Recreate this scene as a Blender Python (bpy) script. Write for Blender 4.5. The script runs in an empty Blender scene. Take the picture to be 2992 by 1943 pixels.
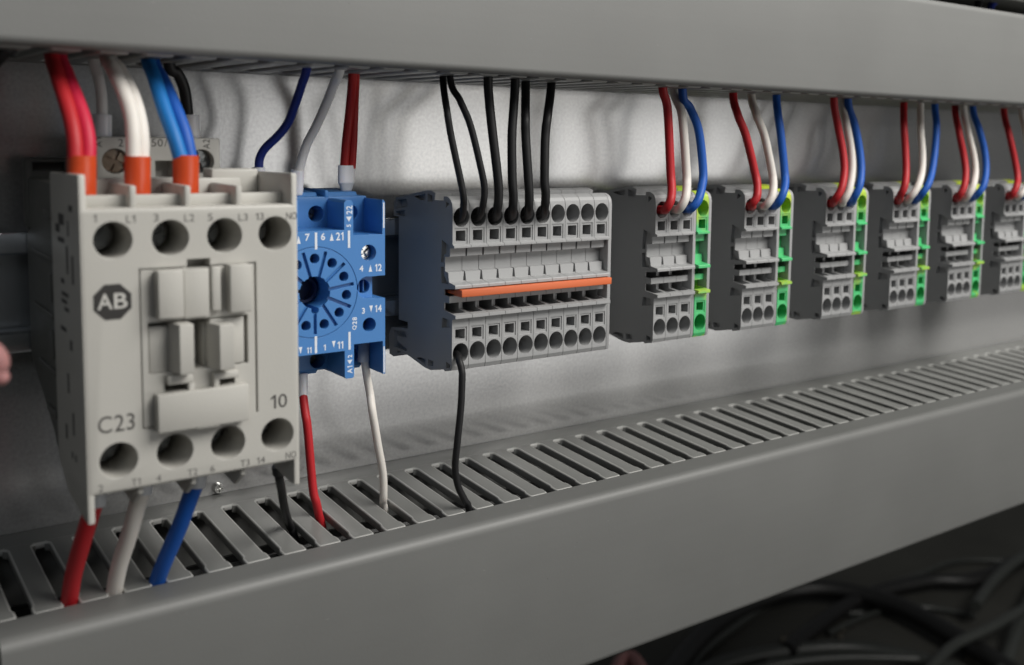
import bpy, bmesh, math, random
from mathutils import Vector, Matrix
random.seed(7)
S = 0.001                                   # everything below is written in millimetres
scene = bpy.context.scene
col = scene.collection

# ------------------------------------------------------------------ camera
W_PX, H_PX = 2992.0, 1943.0
F_PX, CX, CY = 3046.577, 1701.588, 706.249
YAW, PITCH, ROLL = 0.65524, 0.09929, 0.01730
CAM = Vector((-140.064, -272.809, 51.521))
FWD = Vector((math.sin(YAW)*math.cos(PITCH), math.cos(YAW)*math.cos(PITCH), -math.sin(PITCH)))
_r = Vector((math.cos(YAW), -math.sin(YAW), 0)); _u = _r.cross(FWD)
RIGHT = _r*math.cos(ROLL) + _u*math.sin(ROLL)
UP = -_r*math.sin(ROLL) + _u*math.cos(ROLL)
cd = bpy.data.cameras.new('camera'); cam = bpy.data.objects.new('camera', cd); col.objects.link(cam)
m = Matrix((RIGHT, UP, -FWD)).transposed().to_4x4(); m.translation = CAM*S
cam.matrix_world = m
cd.sensor_fit = 'HORIZONTAL'; cd.sensor_width = 36.0; cd.lens = 36.0*F_PX/W_PX
cd.shift_x = (W_PX/2-CX)/W_PX; cd.shift_y = (CY-H_PX/2)/W_PX
cd.clip_start = 0.005; cd.clip_end = 50
cd.dof.use_dof = True; cd.dof.focus_distance = 0.288; cd.dof.aperture_fstop = 15
scene.camera = cam

def ray(px, py): return FWD + RIGHT*((px-CX)/F_PX) - UP*((py-CY)/F_PX)
def P(px, py, y):
    d = ray(px, py); return CAM + d*((y-CAM.y)/d.y)
def PZ(px, py, z):
    d = ray(px, py); return CAM + d*((z-CAM.z)/d.z)

# ------------------------------------------------------------------ world, lamps, exposure
world = bpy.data.worlds.new('World'); scene.world = world; world.use_nodes = True
bg = world.node_tree.nodes['Background']; bg.inputs[0].default_value = (0.95, 0.98, 1, 1); bg.inputs[1].default_value = 0.06
def area(name, loc, target, sx, sy, watts, color):
    l = bpy.data.lights.new(name, 'AREA'); l.shape = 'RECTANGLE'; l.size = sx*S; l.size_y = sy*S
    l.energy = watts; l.color = color
    o = bpy.data.objects.new(name, l); col.objects.link(o); o.location = Vector(loc)*S
    o.rotation_euler = (Vector(target)-Vector(loc)).to_track_quat('-Z', 'Y').to_euler()
    return o
area('ceiling_lamp', (370, -560, 600), (40, -30, 20), 640, 420, 9.8, (1, 0.975, 0.93))
area('panel_fill', (900, -1200, -115), (900, 0, -115), 1120, 450, 3.55, (1, 0.985, 0.96))  # added soft source that brightens the panel's reflection, no known window
area('left_fill', (-480, -850, 560), (-60, -30, 10), 420, 300, .6, (0.9, 0.95, 1))  # added cool fill for left faces and rail highlights, source unseen
area('far_lamp', (745, -1200, 80), (745, 0, 80), 150, 56, .11, (1, 0.9, 0.66))
area('far_lamp', (935, -1200, 74), (935, 0, 74), 170, 60, .10, (1, 0.98, 0.95))
vs = scene.view_settings; vs.view_transform = 'Standard'; vs.look = 'None'; vs.exposure = 0.06; vs.gamma = 1
scene.cycles.use_denoising = True
scene.cycles.max_bounces = 8

# ------------------------------------------------------------------ materials
def material(name, color, rough=0.5, metal=0.0, bump=0.0, bscale=2500.0, vary=0.06, vscale=90.0, bevel=0.0, coat=0.0, sss=0.0, spec=0.5, trans=0.0, ior=1.45):
    mt = bpy.data.materials.new(name); mt.use_nodes = True
    nt = mt.node_tree; b = nt.nodes['Principled BSDF']
    b.inputs['Roughness'].default_value = rough; b.inputs['Metallic'].default_value = metal
    b.inputs['Specular IOR Level'].default_value = spec
    b.inputs['Coat Weight'].default_value = coat
    if sss:
        b.inputs['Subsurface Weight'].default_value = sss; b.inputs['Subsurface Scale'].default_value = 0.0012
        b.inputs['Subsurface Radius'].default_value = (1, .6, .4)
    if trans: b.inputs['Transmission Weight'].default_value = trans
    tc = nt.nodes.new('ShaderNodeTexCoord')
    n1 = nt.nodes.new('ShaderNodeTexNoise'); n1.inputs['Scale'].default_value = vscale; n1.inputs['Detail'].default_value = 6; n1.inputs['Roughness'].default_value = .65
    nt.links.new(tc.outputs['Object'], n1.inputs['Vector'])
    mx = nt.nodes.new('ShaderNodeMix'); mx.data_type = 'RGBA'
    mx.inputs[6].default_value = tuple(c*(1-vary) for c in color)+(1,); mx.inputs[7].default_value = tuple(min(1, c*(1+vary)) for c in color)+(1,)
    nt.links.new(n1.outputs['Fac'], mx.inputs[0]); nt.links.new(mx.outputs[2], b.inputs['Base Color'])
    rm = nt.nodes.new('ShaderNodeMapRange'); rm.inputs[3].default_value = max(.03, rough-.08); rm.inputs[4].default_value = min(1, rough+.08)
    nt.links.new(n1.outputs['Fac'], rm.inputs[0]); nt.links.new(rm.outputs[0], b.inputs['Roughness'])
    nrm = None
    if bevel:
        bv = nt.nodes.new('ShaderNodeBevel'); bv.samples = 4; bv.inputs['Radius'].default_value = bevel*S; nrm = bv.outputs[0]
    if bump:
        n2 = nt.nodes.new('ShaderNodeTexNoise'); n2.inputs['Scale'].default_value = bscale; n2.inputs['Detail'].default_value = 3
        nt.links.new(tc.outputs['Object'], n2.inputs['Vector'])
        bp = nt.nodes.new('ShaderNodeBump'); bp.inputs['Strength'].default_value = bump; bp.inputs['Distance'].default_value = 0.0001
        nt.links.new(n2.outputs['Fac'], bp.inputs['Height'])
        if nrm: nt.links.new(nrm, bp.inputs['Normal'])
        nrm = bp.outputs[0]
    if nrm: nt.links.new(nrm, b.inputs['Normal'])
    return mt
MT = {
 'duct': material('duct_grey_pvc', (.19, .192, .185), .42, bump=.25, bscale=1800, vary=.05, vscale=25, bevel=.25),
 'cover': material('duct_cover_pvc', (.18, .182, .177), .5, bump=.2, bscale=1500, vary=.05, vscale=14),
 'cover_low': material('lower_duct_cover_dimmed', (.145, .147, .142), .5, bump=.2, bscale=1500, vary=.06, vscale=14),  # cover grey darkened to carry the weaker light on the lower duct
 'duct_edge': material('punched_pvc_edge', (.40, .40, .385), .5, vary=.12, vscale=300),
 'duct_low': material('lower_duct_dimmed', (.165, .167, .16), .42, bump=.25, bscale=1800, vary=.05, vscale=25, bevel=.25),  # duct grey darkened for the same weaker light
 'cream': material('contactor_grey_plastic', (.475, .464, .43), .45, bump=.35, bscale=2600, vary=.03, bevel=.35),
 'base': material('contactor_base_plastic', (.105, .107, .098), .5, bump=.3, vary=.1, bevel=.3),
 'clip': material('contactor_clip_plastic', (.07, .085, .065), .5),
 'term': material('terminal_grey_plastic', (.335, .338, .34), .45, bump=.3, bscale=3000, vary=.04, bevel=.12),
 'plate': material('end_plate_grey_plastic', (.36, .362, .365), .45, bump=.3, bscale=3000, vary=.04, bevel=.12),
 'blue': material('socket_blue_plastic', (.052, .20, .50), .42, bump=.25, bscale=2800, vary=.05, bevel=.18),
 'hub': material('hub_navy_plastic', (.006, .014, .05), .6, bump=.2, vary=.2),
 'orange': material('jumper_orange_plastic', (.68, .155, .055), .45, bump=.2, vary=.05, bevel=.15),
 'ferr_orange': material('ferrule_orange_plastic', (.52, .062, .016), .3, vary=.06, sss=.15),
 'ferr_white': material('ferrule_white_plastic', (.86, .85, .88), .35, vary=.03, sss=.1),
 'ferr_grey': material('ferrule_grey_plastic', (.55, .57, .6), .35, vary=.04),
 'ferr_clear': material('ferrule_milky_plastic', (.78, .78, .82), .25, vary=.05, sss=.2),
 'ferr_dark': material('ferrule_dark_plastic', (.03, .03, .03), .35),
 'red': material('wire_red_pvc', (.44, .018, .024), .5, spec=.35, bump=.15, bscale=1200, vary=.08, sss=.05),
 'crimson': material('wire_crimson_pvc', (.52, .015, .05), .5, spec=.35, bump=.15, bscale=1200, vary=.08, sss=.05),
 'darkred': material('wire_dark_red_pvc', (.40, .016, .016), .52, spec=.35, bump=.15, bscale=1200, vary=.08),
 'white': material('wire_white_pvc', (.70, .665, .62), .5, spec=.35, bump=.15, bscale=1200, vary=.04, sss=.05),
 'greyw': material('wire_grey_white_pvc', (.74, .73, .72), .52, spec=.35, bump=.15, bscale=1200, vary=.05),
 'bluew': material('wire_blue_pvc', (.012, .095, .42), .5, spec=.35, bump=.15, bscale=1200, vary=.08),
 'lightblue': material('wire_light_blue_pvc', (.012, .16, .47), .5, spec=.35, bump=.15, bscale=1200, vary=.08),
 'navy': material('wire_navy_pvc', (.008, .022, .19), .5, spec=.35, bump=.15, bscale=1200, vary=.1),
 'black': material('wire_black_pvc', (.012, .012, .013), .5, spec=.35, bump=.3, bscale=900, vary=.3),
 'screw': material('screw_zinc', (.62, .62, .6), .24, metal=1, bump=.6, bscale=1400, vary=.2),
 'screw_dark': material('screw_dark_steel', (.26, .27, .27), .28, metal=1, bump=.6, bscale=1400, vary=.3),
 'screw_brown': material('screw_tarnished', (.30, .25, .19), .34, metal=1, bump=.8, bscale=1500, vary=.4),
 'clampm': material('clamp_steel', (.05, .05, .05), .4, metal=.5, vary=.3),
 'contact': material('contact_brass', (.6, .55, .45), .3, metal=1, vary=.2),
 'rail': material('rail_zinc', (.66, .69, .72), .24, metal=.9, bump=.1, vary=.1, vscale=60),
 'ink': material('ink_dark', (.05, .047, .045), .6, vary=.15, vscale=900),
 'inkfaint': material('ink_faint', (.11, .106, .10), .6, vary=.2, vscale=900),
 'inklogo': material('ink_logo', (.028, .026, .025), .5, vary=.2, vscale=900),
 'inkcream': material('ink_light', (.52, .51, .48), .55),
 'inkwhite': material('ink_white', (.72, .76, .82), .55, vary=.06, vscale=700),
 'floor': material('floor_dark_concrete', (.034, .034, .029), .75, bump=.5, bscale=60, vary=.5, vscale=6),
 'cable': material('cable_black_rubber', (.008, .008, .008), .45, vary=.2),
 'cable_grey': material('cable_grey_green', (.034, .037, .034), .38, vary=.2),
 'debris': material('debris_tan', (.10, .09, .07), .7, vary=.3),
 'pink': material('pink_rubber', (.34, .16, .155), .5, vary=.1, sss=.2),
}
def panel_material():
    mt = bpy.data.materials.new('panel_galvanised_steel'); mt.use_nodes = True
    nt = mt.node_tree; b = nt.nodes['Principled BSDF']; L = nt.links.new
    tc = nt.nodes.new('ShaderNodeTexCoord')
    a = nt.nodes.new('ShaderNodeTexNoise'); a.inputs['Scale'].default_value = 1100; a.inputs['Detail'].default_value = 4; L(tc.outputs['Object'], a.inputs['Vector'])
    c = nt.nodes.new('ShaderNodeTexNoise'); c.inputs['Scale'].default_value = 16; c.inputs['Detail'].default_value = 5; L(tc.outputs['Object'], c.inputs['Vector'])
    mp = nt.nodes.new('ShaderNodeMapping'); mp.inputs['Scale'].default_value = (60, 60, 7); L(tc.outputs['Object'], mp.inputs[0])
    d = nt.nodes.new('ShaderNodeTexNoise'); d.inputs['Scale'].default_value = 1; d.inputs['Detail'].default_value = 4; L(mp.outputs[0], d.inputs['Vector'])
    r = nt.nodes.new('ShaderNodeValToRGB'); r.color_ramp.elements[0].position = .3; r.color_ramp.elements[1].position = .7
    r.color_ramp.elements[0].color = (.49, .492, .49, 1); r.color_ramp.elements[1].color = (.55, .55, .545, 1); L(c.outputs['Fac'], r.inputs[0])
    r2 = nt.nodes.new('ShaderNodeValToRGB'); r2.color_ramp.elements[0].position = .3; r2.color_ramp.elements[1].position = .72
    r2.color_ramp.elements[0].color = (.80, .80, .805, 1); r2.color_ramp.elements[1].color = (1, 1, 1, 1); L(a.outputs['Fac'], r2.inputs[0])
    mx = nt.nodes.new('ShaderNodeMix'); mx.data_type = 'RGBA'; mx.blend_type = 'MULTIPLY'; mx.inputs[0].default_value = 1
    L(r.outputs[0], mx.inputs[6]); L(r2.outputs[0], mx.inputs[7]); L(mx.outputs[2], b.inputs['Base Color'])
    b.inputs['Metallic'].default_value = .6
    rr = nt.nodes.new('ShaderNodeMapRange'); rr.inputs[3].default_value = .15; rr.inputs[4].default_value = .22; L(d.outputs['Fac'], rr.inputs[0]); L(rr.outputs[0], b.inputs['Roughness'])
    bp = nt.nodes.new('ShaderNodeBump'); bp.inputs['Strength'].default_value = .13; bp.inputs['Distance'].default_value = .00006; L(a.outputs['Fac'], bp.inputs['Height']); L(bp.outputs[0], b.inputs['Normal'])
    return mt
MT['panel'] = panel_material()
def cover_material(mt):
    nt = mt.node_tree; b = nt.nodes['Principled BSDF']; L = nt.links.new
    src = b.inputs['Base Color'].links[0].from_socket; tc = nt.nodes.new('ShaderNodeTexCoord')
    def noise(scale, vec, det=3):
        mp = nt.nodes.new('ShaderNodeMapping'); mp.inputs['Scale'].default_value = vec; L(tc.outputs['Object'], mp.inputs[0])
        n = nt.nodes.new('ShaderNodeTexNoise'); n.inputs['Scale'].default_value = scale; n.inputs['Detail'].default_value = det; L(mp.outputs[0], n.inputs['Vector']); return n.outputs['Fac']
    def layer(src, fac, lo, hi, c0, c1):
        r = nt.nodes.new('ShaderNodeValToRGB'); r.color_ramp.elements[0].position = lo; r.color_ramp.elements[1].position = hi
        r.color_ramp.elements[0].color = (c0, c0, c0, 1); r.color_ramp.elements[1].color = (c1, c1, c1, 1); L(fac, r.inputs[0])
        m_ = nt.nodes.new('ShaderNodeMix'); m_.data_type = 'RGBA'; m_.blend_type = 'MULTIPLY'; m_.inputs[0].default_value = 1; L(src, m_.inputs[6]); L(r.outputs[0], m_.inputs[7]); return m_.outputs[2]
    src = layer(src, noise(1, (3, 3, 420)), .3, .7, .987, 1.01)          # streaks along the extrusion
    src = layer(src, noise(1, (22, 22, 22), 6), .35, .7, .95, 1.04)      # smudges
    src = layer(src, noise(1, (420, 420, 1500), 2), .74, .80, 1.0, 1.35) # small pale scuffs
    src = layer(src, noise(1, (900, 900, 900), 1), .16, .20, .6, 1.0)    # dark specks
    L(src, b.inputs['Base Color'])
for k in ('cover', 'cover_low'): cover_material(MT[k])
def green_material():
    mt = bpy.data.materials.new('terminal_green_yellow_plastic'); mt.use_nodes = True
    nt = mt.node_tree; b = nt.nodes['Principled BSDF']; L = nt.links.new
    tc = nt.nodes.new('ShaderNodeTexCoord'); oi = nt.nodes.new('ShaderNodeObjectInfo')
    ad = nt.nodes.new('ShaderNodeVectorMath'); ad.operation = 'ADD'
    cm = nt.nodes.new('ShaderNodeCombineXYZ'); L(oi.outputs['Random'], cm.inputs[0]); L(oi.outputs['Random'], cm.inputs[2]); L(tc.outputs['Object'], ad.inputs[0]); L(cm.outputs[0], ad.inputs[1])
    n = nt.nodes.new('ShaderNodeTexNoise'); n.inputs['Scale'].default_value = 110; n.inputs['Detail'].default_value = 2.5; n.inputs['Distortion'].default_value = .8; L(ad.outputs[0], n.inputs['Vector'])
    sp = nt.nodes.new('ShaderNodeSeparateXYZ'); L(tc.outputs['Object'], sp.inputs[0])
    mr = nt.nodes.new('ShaderNodeMapRange'); mr.inputs[1].default_value = -.012; mr.inputs[2].default_value = .038; L(sp.outputs[2], mr.inputs[0])
    nm = nt.nodes.new('ShaderNodeMath'); nm.operation = 'MULTIPLY_ADD'; nm.inputs[1].default_value = .36; L(n.outputs['Fac'], nm.inputs[0]); L(mr.outputs[0], nm.inputs[2])
    ns = nt.nodes.new('ShaderNodeMath'); ns.operation = 'SUBTRACT'; ns.inputs[1].default_value = .18; L(nm.outputs[0], ns.inputs[0])
    r = nt.nodes.new('ShaderNodeValToRGB'); cr = r.color_ramp
    GR, LM = (.075, .50, .18, 1), (.36, .58, .07, 1)
    cr.elements[0].position = .02; cr.elements[0].color = LM; cr.elements[1].position = .97; cr.elements[1].color = (.54, .64, .06, 1)
    for ps, cc in ((.06, GR), (.26, GR), (.325, LM), (.34, LM), (.39, GR), (.74, GR), (.84, LM)):
        e = cr.elements.new(ps); e.color = cc
    L(ns.outputs[0], r.inputs[0]); L(r.outputs[0], b.inputs['Base Color']); b.inputs['Roughness'].default_value = .4
    b.inputs['Subsurface Weight'].default_value = .12; b.inputs['Subsurface Scale'].default_value = .001
    bv = nt.nodes.new('ShaderNodeBevel'); bv.samples = 4; bv.inputs['Radius'].default_value = .12*S; L(bv.outputs[0], b.inputs['Normal'])
    return mt
MT['green'] = green_material()

# ------------------------------------------------------------------ mesh helpers (mm)
def box(bm, x0, x1, y0, y1, z0, z1, bev=0.0, seg=2):
    r = bmesh.ops.create_cube(bm, size=1)
    for v in r['verts']:
        v.co = Vector(((x0+x1)/2+v.co.x*(x1-x0), (y0+y1)/2+v.co.y*(y1-y0), (z0+z1)/2+v.co.z*(z1-z0)))
    if bev:
        es = list({e for v in r['verts'] for e in v.link_edges})
        bmesh.ops.bevel(bm, geom=es, offset=bev, segments=seg, affect='EDGES', profile=.5)
def prism(bm, poly, a0, a1, axis, bev=0.0, seg=1):
    def mk(u, v, a):
        return {'x': (a, u, v), 'y': (u, a, v), 'z': (u, v, a)}[axis]
    A = [bm.verts.new(mk(u, v, a0)) for u, v in poly]; B = [bm.verts.new(mk(u, v, a1)) for u, v in poly]
    n = len(poly); fs = [bm.faces.new(A), bm.faces.new(B[::-1])]
    for i in range(n): fs.append(bm.faces.new((A[i], B[i], B[(i+1) % n], A[(i+1) % n])))
    bmesh.ops.recalc_face_normals(bm, faces=fs)
    if bev:
        es = list({e for f in fs[:2] for e in f.edges})
        bmesh.ops.bevel(bm, geom=es, offset=bev, segments=seg, affect='EDGES', profile=.5)
def cyl(bm, c, r, a0, a1, axis='y', seg=32, r2=None, sz=1.0):
    pts0 = []; pts1 = []; r2 = r if r2 is None else r2
    for i in range(seg):
        t = 2*math.pi*i/seg
        for L, rr, a in ((pts0, r, a0), (pts1, r2, a1)):
            u, v = c[0]+rr*math.cos(t), c[1]+rr*math.sin(t)*sz
            L.append(bm.verts.new({'x': (a, u, v), 'y': (u, a, v), 'z': (u, v, a)}[axis]))
    fs = [bm.faces.new(pts0), bm.faces.new(pts1[::-1])]
    for i in range(seg): fs.append(bm.faces.new((pts0[i], pts1[i], pts1[(i+1) % seg], pts0[(i+1) % seg])))
    bmesh.ops.recalc_face_normals(bm, faces=fs)
def spline(pts, rad, n=8):
    pts = [Vector(p) for p in pts]; rad = list(rad) if hasattr(rad, '__len__') else [rad]*len(pts)
    out = []; ro = []
    for i in range(len(pts)-1):
        p0 = pts[max(i-1, 0)]; p1 = pts[i]; p2 = pts[i+1]; p3 = pts[min(i+2, len(pts)-1)]
        for k in range(n):
            t = k/n
            out.append(.5*((2*p1)+(p2-p0)*t+(2*p0-5*p1+4*p2-p3)*t*t+(3*p1-p0-3*p2+p3)*t**3)); ro.append(rad[i]*(1-t)+rad[i+1]*t)
    out.append(pts[-1]); ro.append(rad[-1]); return out, ro
def tube(bm, pts, rad, seg=14, n=8, flat=1.0, side=None):
    pts, rad = spline(pts, rad, n)
    T = [(pts[min(i+1, len(pts)-1)]-pts[max(i-1, 0)]).normalized() for i in range(len(pts))]
    ref = Vector(side) if side else Vector((1, 0, 0))
    N = (ref-T[0]*ref.dot(T[0])).normalized(); rings = []
    for i, p in enumerate(pts):
        N = (N-T[i]*N.dot(T[i])).normalized(); B = T[i].cross(N)
        rings.append([bm.verts.new(p+(N*math.cos(2*math.pi*k/seg)*flat+B*math.sin(2*math.pi*k/seg))*rad[i]) for k in range(seg)])
    fs = []
    for a, b in zip(rings, rings[1:]):
        for k in range(seg): fs.append(bm.faces.new((a[k], a[(k+1) % seg], b[(k+1) % seg], b[k])))
    fs.append(bm.faces.new(rings[0][::-1])); fs.append(bm.faces.new(rings[-1]))
    bmesh.ops.recalc_face_normals(bm, faces=fs)
def tmp_obj(bm):
    me = bpy.data.meshes.new('tmp'); bm.to_mesh(me); o = bpy.data.objects.new('tmp', me); col.objects.link(o); return o
def cut(bm, *cutters):
    a = tmp_obj(bm); ob = [a]
    for c in cutters:
        o = tmp_obj(c); ob.append(o); md = a.modifiers.new('b', 'BOOLEAN'); md.operation = 'DIFFERENCE'; md.solver = 'EXACT'; md.object = o; c.free()
    dg = bpy.context.evaluated_depsgraph_get(); dg.update()
    me = bpy.data.meshes.new_from_object(a.evaluated_get(dg)); bm.free()
    nb = bmesh.new(); nb.from_mesh(me); bpy.data.meshes.remove(me)
    for o in ob:
        d = o.data; bpy.data.objects.remove(o); bpy.data.meshes.remove(d)
    return nb
ORG = {}
def mesh_of(name, bm, mat, origin=(0, 0, 0), sharp=35):
    bmesh.ops.translate(bm, verts=bm.verts, vec=-Vector(origin)); bmesh.ops.scale(bm, verts=bm.verts, vec=(S, S, S))
    me = bpy.data.meshes.new(name); bm.to_mesh(me); bm.free(); me.materials.append(MT[mat] if isinstance(mat, str) else mat)
    me.polygons.foreach_set('use_smooth', [True]*len(me.polygons)); me.set_sharp_from_angle(angle=math.radians(sharp))
    return me
def link(name, me, parent=None, origin=(0, 0, 0)):
    o = bpy.data.objects.new(name, me); col.objects.link(o); origin = Vector(origin); ORG[o] = origin
    if parent is not None: o.parent = parent; o.location = (origin-ORG[parent])*S
    else: o.location = origin*S
    return o
def obj(name, bm, mat, parent=None, origin=None, sharp=35):
    if origin is None:
        origin = ORG[parent] if parent is not None else (0, 0, 0)
    return link(name, mesh_of(name, bm, mat, origin, sharp), parent, origin)
def tag(o, label, cat, group=None, kind=None):
    if label: o['label'] = label
    if cat: o['category'] = cat
    if group: o['group'] = group
    if kind: o['kind'] = kind
    return o
def thing(name, label, cat, loc, group=None):
    o = bpy.data.objects.new(name, None); o.empty_display_size = .005; col.objects.link(o); o.location = Vector(loc)*S; ORG[o] = Vector(loc)
    return tag(o, label, cat, group)
def struct(name, bm, mat):
    o = obj(name, bm, mat); o['kind'] = 'structure'; return o
GLY = {}
def glyph(ch, bold):
    if (ch, bold) in GLY: return GLY[(ch, bold)]
    if ch == '1':
        t = .15+bold*.16
        g = ([(.30-t/2, 0), (.30+t/2, 0), (.30+t/2, 1), (.30-t*.3, 1), (.0, .80), (.0, .66), (.30-t/2, .79)], [tuple(range(7))])
    else:
        cu = bpy.data.curves.new('t', 'FONT'); cu.body = ch; cu.size = 10; cu.offset = bold; cu.resolution_u = 4
        o = bpy.data.objects.new('t', cu); col.objects.link(o); dg = bpy.context.evaluated_depsgraph_get(); dg.update()
        me = bpy.data.meshes.new_from_object(o.evaluated_get(dg)); bpy.data.objects.remove(o); bpy.data.curves.remove(cu)
        vs_ = [v.co.copy() for v in me.vertices]; x0 = min(v.x for v in vs_); y0 = min(v.y for v in vs_); h = max(v.y for v in vs_)-y0
        g = ([((v.x-x0)/h, (v.y-y0)/h) for v in vs_], [tuple(f.vertices) for f in me.polygons]); bpy.data.meshes.remove(me)
    GLY[(ch, bold)] = g; return g
def text(name, s, mat, parent, center, height, normal='-y', rot=0.0, bold=0.0, width=None, depth=.04):
    bm = bmesh.new(); adv = 0.0
    for ch in s:
        vs_, fs_ = glyph(ch, bold); V = [bm.verts.new((adv+u, v, 0)) for u, v in vs_]
        for f in fs_:
            try: bm.faces.new([V[i] for i in f])
            except ValueError: pass
        adv += max(u for u, v in vs_)+.16
    xs = [v.co.x for v in bm.verts]; ys = [v.co.y for v in bm.verts]
    cx, cy, k = (min(xs)+max(xs))/2, (min(ys)+max(ys))/2, height/(max(ys)-min(ys)); kx = k if width is None else width/(max(xs)-min(xs))
    r = bmesh.ops.extrude_face_region(bm, geom=bm.faces[:])
    for e in r['geom']:
        if isinstance(e, bmesh.types.BMVert): e.co.z += 1
    cr, sr = math.cos(rot), math.sin(rot)
    for v in bm.verts:
        u, w = (v.co.x-cx)*kx, (v.co.y-cy)*k; u, w = u*cr-w*sr, u*sr+w*cr; d = v.co.z*depth
        if normal == '-y': v.co = Vector((center[0]+u, center[1]-d, center[2]+w))
        else: v.co = Vector((center[0]-d, center[1]-u, center[2]+w))      # '-x'
    bmesh.ops.recalc_face_normals(bm, faces=bm.faces)
    return obj(name, bm, mat, parent, sharp=30)
def flat_poly(name, poly, y, mat, parent, depth=.04):
    bm = bmesh.new(); prism(bm, poly, y-depth, y, 'y'); return obj(name, bm, mat, parent)

# ------------------------------------------------------------------ setting
X0, X1 = -136.0, 440.0
bm = bmesh.new(); box(bm, -230, 620, 0, 2, -101, 190); struct('back_panel', bm, 'panel')
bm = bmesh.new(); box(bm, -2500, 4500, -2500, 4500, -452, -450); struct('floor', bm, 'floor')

# DIN rail
bm = bmesh.new()
prism(bm, [(-6.95, 28), (-7.3, 27.85), (-7.5, 27.5), (-7.5, 23.3), (-6.9, 22.7), (-1.6, 22.7), (-1.2, 22.2), (-1.2, 5.6), (-1.6, 5.1), (-6.9, 5.1), (-7.5, 4.5), (-7.5, .5), (-7.3, .15), (-6.95, 0), (-6.5, 0), (-6.5, 4.1), (-.6, 4.2), (-.2, 4.7), (-.2, 23.2), (-.6, 23.7), (-6.5, 23.8), (-6.5, 28)], X0-30, X1, 'x')
tag(obj('mounting_rail', bm, 'rail'), 'shiny zinc mounting rail running behind all the devices', 'rail')

# ------------------------------------------------------------------ wire ducts
ZD, ZU, PITCH_D = -44.65, 67.05, 8.83
def finger_mesh(name, y1, t):
    h, y0 = 2.5, -8.8
    f = PITCH_D/2
    poly = [(-h-1.0, y0+1.4), (-h-.95, y0-.06), (-h-.55, y0-.2), (-h-.2, y0-.5), (-h, y0-1.0), (-h, y1+4.0), (-h-.35, y1+3.2), (-h-.42, y1+2.7), (-h-.42, y1+1.0), (-h-.3, y1+.4), (-h, y1)]
    poly = poly+[(-a, b) for a, b in poly[::-1]]
    bm = bmesh.new(); prism(bm, poly, 0, -t, 'z', bev=.42, seg=3); bm.normal_update()
    for fc in bm.faces:
        if .25 < fc.normal.z < .97: fc.material_index = 1
    me = mesh_of(name, bm, 'duct'); me.materials.append(MT['duct_edge']); return me
FM = finger_mesh('finger', -48.6, 1.6); FML = finger_mesh('finger', -43.0, 2.4); TILT = .065
def duct(label, zw, sgn, zfar, phase, lip, rr, xc):
    # sgn +1: slotted wall faces up at z=zw (lower duct); -1: slotted wall faces down (upper duct)
    t = thing('wire_duct', label, 'cable duct', ((X0+X1)/2, 0, zw))
    bm = bmesh.new(); box(bm, X0, X1, -8.8, -.02, min(zw, zw-1.6*sgn), max(zw, zw-1.6*sgn), bev=.55, seg=3); bm.normal_update()
    for fc in bm.faces:
        if fc.normal.y < -.2: fc.material_index = 1
    o = obj('side_wall', bm, 'duct', t); o.data.materials.append(MT['duct_edge'])
    o.rotation_euler = (TILT if sgn > 0 else 0, 0, 0)
    bm = bmesh.new(); box(bm, X0, X1, -1.62, -.03, min(zw-1.7*sgn, zfar), max(zw-1.7*sgn, zfar)); obj('base_wall', bm, 'duct', t)
    bm = bmesh.new(); box(bm, X0, X1, -40, -1.65, min(zfar, zfar+1.6*sgn), max(zfar, zfar+1.6*sgn)); obj('side_wall', bm, 'duct', t)
    a = sgn; zl = zfar-1.2*a; dy = 0.0; z = zw+lip*a; yf = -54.3+dy
    yb = -42.9 if sgn > 0 else -48.4
    out = [(yb, z-1.2*a), (yb-.1, z-.5*a), (yb*.75+51.3*-.25, z-.42*a), (yb*.5+51.3*-.5, z-.3*a), (yb*.2-51.3*.8, z-.08*a), (-51.6, z)]
    for k in range(11):
        th = math.radians(90*k/10); out.append((yf+rr-rr*math.sin(th), z-rr*a*(1-math.cos(th))))
    for k in range(6):
        out.append((yf+2.3-2.3*math.cos(math.radians(18*k)), zl+2.3*a-2.3*a*math.sin(math.radians(18*k))))
    out += [(-47+dy, zl), (-47+dy, zl+.6*a), (-51.8+dy, zl+.9*a), (yf+1.5, zl+3*a), (yf+1.5, z-rr*a-1*a), (-51.3, z-1.5*a)]
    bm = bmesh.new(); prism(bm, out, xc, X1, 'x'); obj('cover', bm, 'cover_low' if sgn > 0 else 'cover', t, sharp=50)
    n = 0; x = phase-PITCH_D/2
    while x-PITCH_D > X0: x -= PITCH_D
    while x < X1-5:
        o = link('finger', FML if sgn > 0 else FM, t, (x, 0, zw+.03*sgn))
        o.rotation_euler = (TILT, 0, 0) if sgn > 0 else (0, math.pi, 0)
        x += PITCH_D; n += 1
    return t
LOW_PH, UP_PH = 27.6-14*8.83, -64.2
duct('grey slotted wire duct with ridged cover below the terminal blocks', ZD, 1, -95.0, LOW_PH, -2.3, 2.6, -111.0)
duct('grey slotted wire duct above the terminal blocks with wires dropping out', ZU-.4, -1, 100.3, UP_PH, -.15, 1.9, X0)
def slot_snap(px, py, y, z, phase, lo=-45, hi=-13):
    """a wire leaves through the slot nearest to its seen place: keep the line of sight, choose the depth"""
    best = None
    for k in range(int((hi-lo)*5)+1):
        yy = lo+k*.2; q = P(px, py, yy); q.z = q.z
        d = abs((q.x-phase+PITCH_D/2) % PITCH_D-PITCH_D/2); c = d*4+abs(yy-y)*.35
        if best is None or c < best[0]: best = (c, q)
    return best[1]

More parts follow.
